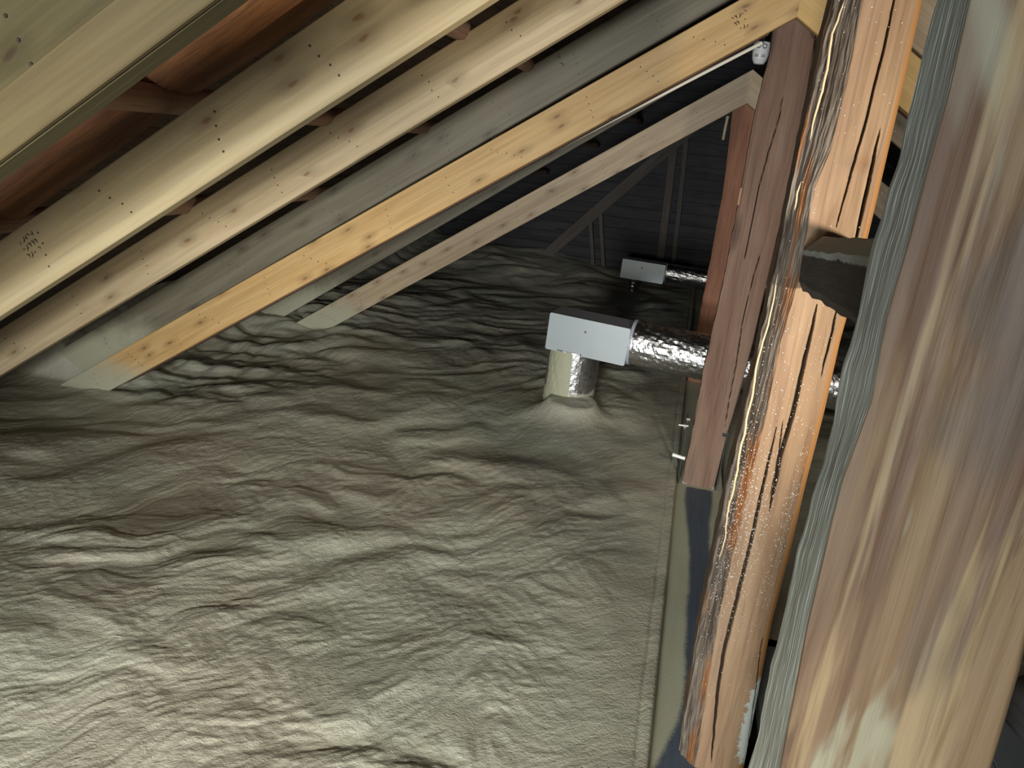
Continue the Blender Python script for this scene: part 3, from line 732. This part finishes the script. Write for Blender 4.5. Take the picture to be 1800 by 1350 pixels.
t2 = mk('paint_run', *loft([np.array([(q[0] - .001 + rr * math.cos(t), q[1] + rr * math.sin(t), q[2]) for t in np.arange(5) * 1.256]) for q, rr in
     ((aty(1494, 475, 1.24), .0006), (aty(1490, 500, 1.24), .0012), (aty(1487, 515, 1.24), .0022), (aty(1486, 520, 1.24), .0008))]), M['white'], tb)
t2['label'] = 'pale run of dripped foam'

# ------------------------------------------------------------------ old logs and purlins above the new rafters
PS = lambda x, off: .87 + off - PITCH * (XR - x)
def slope_log(y, off, r, seed, label):
    a = (XR - .1, y, PS(XR - .1, off)); b = (-4.2, y, PS(-4.2, off))
    return tagit(log('old_log_rafter', a, b, r, M['log_red'], seed=seed, amp=.16), label, 'rafter')
slope_log(1.93, .40, .125, 3, 'round reddish-brown log rafter in the wide gap at the top left')
def purl(px, py, off, r, seed, label):
    rr = ray(px, py); # point where the sight line meets the level of the purlins
    k = PS(0, off) ; t = k / (rr[2] - PITCH * rr[0]); P = rr * t
    return tagit(log('old_purlin', (P[0], -.8, P[2]), (P[0], 10.5, P[2]), r, M['purlin'], seed=seed, amp=.10, k=12, flat=.85, seg=.2), label, 'purlin')
purl(265, 172, .262, .045, 7, 'grey-topped old purlin crossing the gap above the pale rafter, upper left')
purl(25, 388, .262, .042, 8, 'old purlin showing at the left edge of the picture')
purl(806, 52, .262, .042, 9, 'old purlin glimpsed in the narrow gap near the top middle')

# ------------------------------------------------------------------ gable studs and brace
def gst(px0, px1, y, wd, label, name='gable_stud'):
    o = beam(name, aty(*px0, y), aty(*px1, y), wd, .05, M['stud'], up=(0, 1, 0), c=.003); return tagit(o, label, 'stud' if name == 'gable_stud' else 'brace')
gst((1240, 205), (935, 470), 10.55, .15, 'diagonal timber brace leaning across the dark gable wall', 'diagonal_brace')
gst((1038, 388), (1044, 490), 10.62, .05, 'left stud of the short pair on the gable wall')
gst((1056, 375), (1062, 490), 10.62, .05, 'right stud of the short pair on the gable wall')
gst((1184, 262), (1158, 480), 10.62, .10, 'left stud of the tall pair behind the far vent box')
gst((1207, 240), (1182, 480), 10.62, .06, 'right stud of the tall pair behind the far vent box')

# ------------------------------------------------------------------ vent boxes with foil ducts
def foil_tube(name, p0, p1, r, mat, parent, seg=.012, k=56, amp=.006, seed=1, mask=None, rib=0.0, bend=None):
    p0 = Vector(p0); p1 = Vector(p1); d = p1 - p0; L = d.length
    mw = frame(p0, d, (0, 0, 1) if abs(d.normalized().z) < .9 else (0, 1, 0)); n = int(L / seg); rg = []; mk_ = []
    a = np.arange(k) / k * 2 * np.pi
    for i in range(n + 1):
        x = L * i / n
        nz = np.abs(perlin(np.cos(a) * 3 + x * 5 + seed, np.sin(a) * 3 + x * 3, seed)) + .6 * np.abs(perlin(np.cos(a) * 7 + x * 14, np.sin(a) * 7 - x * 9 + 4, seed + 1)) + .35 * perlin(np.cos(a) * 16 + x * 40, np.sin(a) * 16 + x * 20, seed + 2)
        rr = r - amp * nz + rib * math.sin(x * 2 * math.pi / .035)
        off = bend(x / L) if bend else (0, 0)
        P = np.stack([np.full(k, x), np.cos(a) * rr + off[0], np.sin(a) * rr + off[1]], 1); rg.append(P)
        W = to_world(mw, P)
        mk_ += [(0, mask(q) if mask else 0, 0, 0) for q in W]
    V, Fc = loft(rg); return mk(name, to_world(mw, V), Fc, mat, parent, mask=mk_, mw=mw, smooth=False)
def rounded_panel(name, w_, h_, t_, r, mat, parent, mw, x0, z0):
    pts = []
    for cx, cz, a0 in ((w_ - r, r, -90), (w_ - r, h_ - r, 0), (r, h_ - r, 90), (r, r, 180)):
        for s in range(5): a = math.radians(a0 + s * 22.5); pts.append((x0 + cx + r * math.cos(a), z0 + cz + r * math.sin(a)))
    V, Fc = loft([np.array([(x, yy, z) for x, z in pts]) for yy in (-t_, 0)]); return mk(name, to_world(mw, V), Fc, mat, parent, mw=mw)
def vent(corner, wd, hg, dp, yaw, tilt, pipe_r, pipe_bot, pipe_x, duct_r, duct_len, label, near=True):
    """corner = lower left front corner of the box"""
    root = empty('vent_box', corner, label, 'vent box', rotz=yaw)
    mw = WM[root.name] @ Matrix.Rotation(tilt, 4, 'Y')
    bd = box('body', 0, wd, .004, dp, 0, hg, M['steel_edge'], root, c=.006, mw=mw)
    rounded_panel('front_panel', wd + .006, hg + .004, .006, .012, M['steel_box'], root, mw @ Matrix.Translation((-.003, .004, -.002)), 0, 0)
    # knob-like latch mark in the upper middle of the panel
    la = cyl('latch', mw @ Vector((wd * .47, 0, hg * .68)), mw @ Vector((wd * .47, -.006, hg * .68)), .014 * (1 if near else 1.1), M['steel_edge'], root, k=12)
    cyl('latch_pin', mw @ Vector((wd * .47, -.004, hg * .68)), mw @ Vector((wd * .47, -.009, hg * .68)), .006, M['tape'], la, k=8)
    if near: cyl('screw', mw @ Vector((wd * .82, 0, hg * .62)), mw @ Vector((wd * .82, -.004, hg * .62)), .005, M['steel_edge'], root, k=8)
    c0 = mw @ Vector((pipe_x, dp * .56, .012)); c1 = Vector((c0.x - .01, c0.y, pipe_bot))
    if near:
        def msk(q):
            h = (q[2] - pipe_bot) / (c0.z - pipe_bot); side = (q[0] - c0.x) / pipe_r
            return float(max(sstep(.60, .15, h), .95 * sstep(.20, .0, side) * sstep(-.98, -.80, side) * sstep(1.1, .9, h)))
        foil_tube('riser_pipe', c0, c1, pipe_r, M['foil_spray'], root, mask=msk, amp=.004, seg=.010)
    else: foil_tube('riser_pipe', c0, c1, pipe_r, M['foil_ring'], root, seg=.006, k=32, amp=.001, rib=.004)
    d0 = mw @ Vector((wd - .01, dp * .55, hg * .53)); d1 = mw @ Vector((wd + duct_len, dp * .55, hg * .53))
    foil_tube('foil_duct', d0, d1, duct_r, M['foil'], root, seed=5, amp=.007 if near else .005, seg=.010 if near else .02)
    col = mw @ Vector((wd - .003, dp * .55, hg * .53)); co2 = mw @ Vector((wd + .018, dp * .55, hg * .53))
    cyl('tape_collar', col, co2, duct_r * 1.01, M['steel_edge'], root, k=40)
    return root
K = .96
c0 = atz(959, 612, -1.372) * K; c1 = atz(1097, 639, -1.372) * K
yaw = math.atan2(c1[1] - c0[1], c1[0] - c0[0]); wd = float(np.hypot(c1[0] - c0[0], c1[1] - c0[1]))
vent(c0, wd, .245, .27, yaw, .028, .176, -1.75, .165, .150, 1.9, 'pale grey vent box on a foam-coated foil riser in the middle of the floor')
f0 = aty(1090, 487, 9.2); f1 = aty(1164, 500, 9.2)
vent(f0, float(f1[0] - f0[0]), .225, .27, -.04, .02, .062, -1.80, .155, .115, 1.4, 'small pale vent box far back in the dark near the gable', near=False)
# bent foil duct at the far right between the posts
def bend_duct():
    root = empty('bent_duct', aty(1350, 470, 8.2), 'grey bent foil duct glimpsed between the back and middle posts', 'duct'); rg = []
    A = aty(1325, 505, 8.2); 
    for i in range(24):
        t = i / 23 * math.pi / 2; cx = A[0] + .45 * math.sin(t); cz = A[2] + .22 * (1 - math.cos(t)) * 1.3 + .1 * math.sin(t)
        nx, nz = -math.sin(t) * .8, math.cos(t); q = np.arange(24) / 24 * 2 * math.pi
        rg.append(np.stack([cx + .12 * np.cos(q) * nx, A[1] + .12 * np.sin(q), cz + .12 * np.cos(q) * nz], 1))
    V, Fc = loft(rg); mk('duct', V, Fc, M['foil'], root, smooth=False)
    cyl('leg_pipe', (rg[0].mean(0)[0], A[1], -1.72), rg[0].mean(0), .11, M['foil'], root, k=20); return root
bend_duct()

# ------------------------------------------------------------------ white fitting and conduit by the peak
fy = 4.35
def fitting():
    c = Vector(aty(1337, 94, fy)); root = empty('cable_fitting', c, 'small white plastic fitting hanging beside the top of the back post', 'fitting')
    hgt = .052; prof = [(.0, .012), (.02, .024), (.22, .036), (.45, .040), (.9, .042), (1, .040)]; rg = []
    a = np.arange(24) / 24 * 2 * np.pi
    for f, r in prof: rg.append(np.stack([c.x + r * np.cos(a) * 1.02, c.y + r * np.sin(a), np.full(24, c.z - hgt + 2 * hgt * f)], 1))
    V, Fc = loft(rg); mk('body', V, Fc, M['white'], root, smooth=False)
    for sx in (-.017, .012):
        rg = []
        for t in np.linspace(0, 2 * math.pi, 17):
            o = np.array((c.x + sx + .010 * math.cos(t), c.y - .046, c.z + .030 + .010 * math.sin(t)))
            rg.append(np.array([o + .0018 * np.array((math.cos(t) * math.cos(u), math.sin(u) * 3, math.sin(t) * math.cos(u))) for u in np.arange(5) * 1.256]))
        V, Fc = loft(rg, caps=False); mk('ring', V, Fc, M['tape'], root)
    for sx in (-.020, .012):
        for dz in (0, .007): box('slot', c.x + sx - .009, c.x + sx + .009, c.y - .044, c.y - .036, c.z - .020 + dz, c.z - .0175 + dz, M['tape'], root, c=.0005)
    cyl('hook', (c.x + .003, c.y, c.z + .05), (c.x + .006, c.y, c.z + .20), .003, M['strap'], root, k=6)
    return root
fitting()
cn = cyl('conduit', aty(1340, 75, 4.15), aty(960, 272, 4.15), .0085, M['pipe_white'], k=10); tagit(cn, 'slim cream conduit running under the bright orange rafter', 'conduit')

# round dark post end at the bottom right corner
lg = log('log_stub', atz(1800, 1215, -1.45), atz(1850, 1400, -1.45) + np.array((.35, -.1, -.15)), .10, M['tie'], seed=12); tagit(lg, 'dark grey log end in the bottom right corner', 'log')
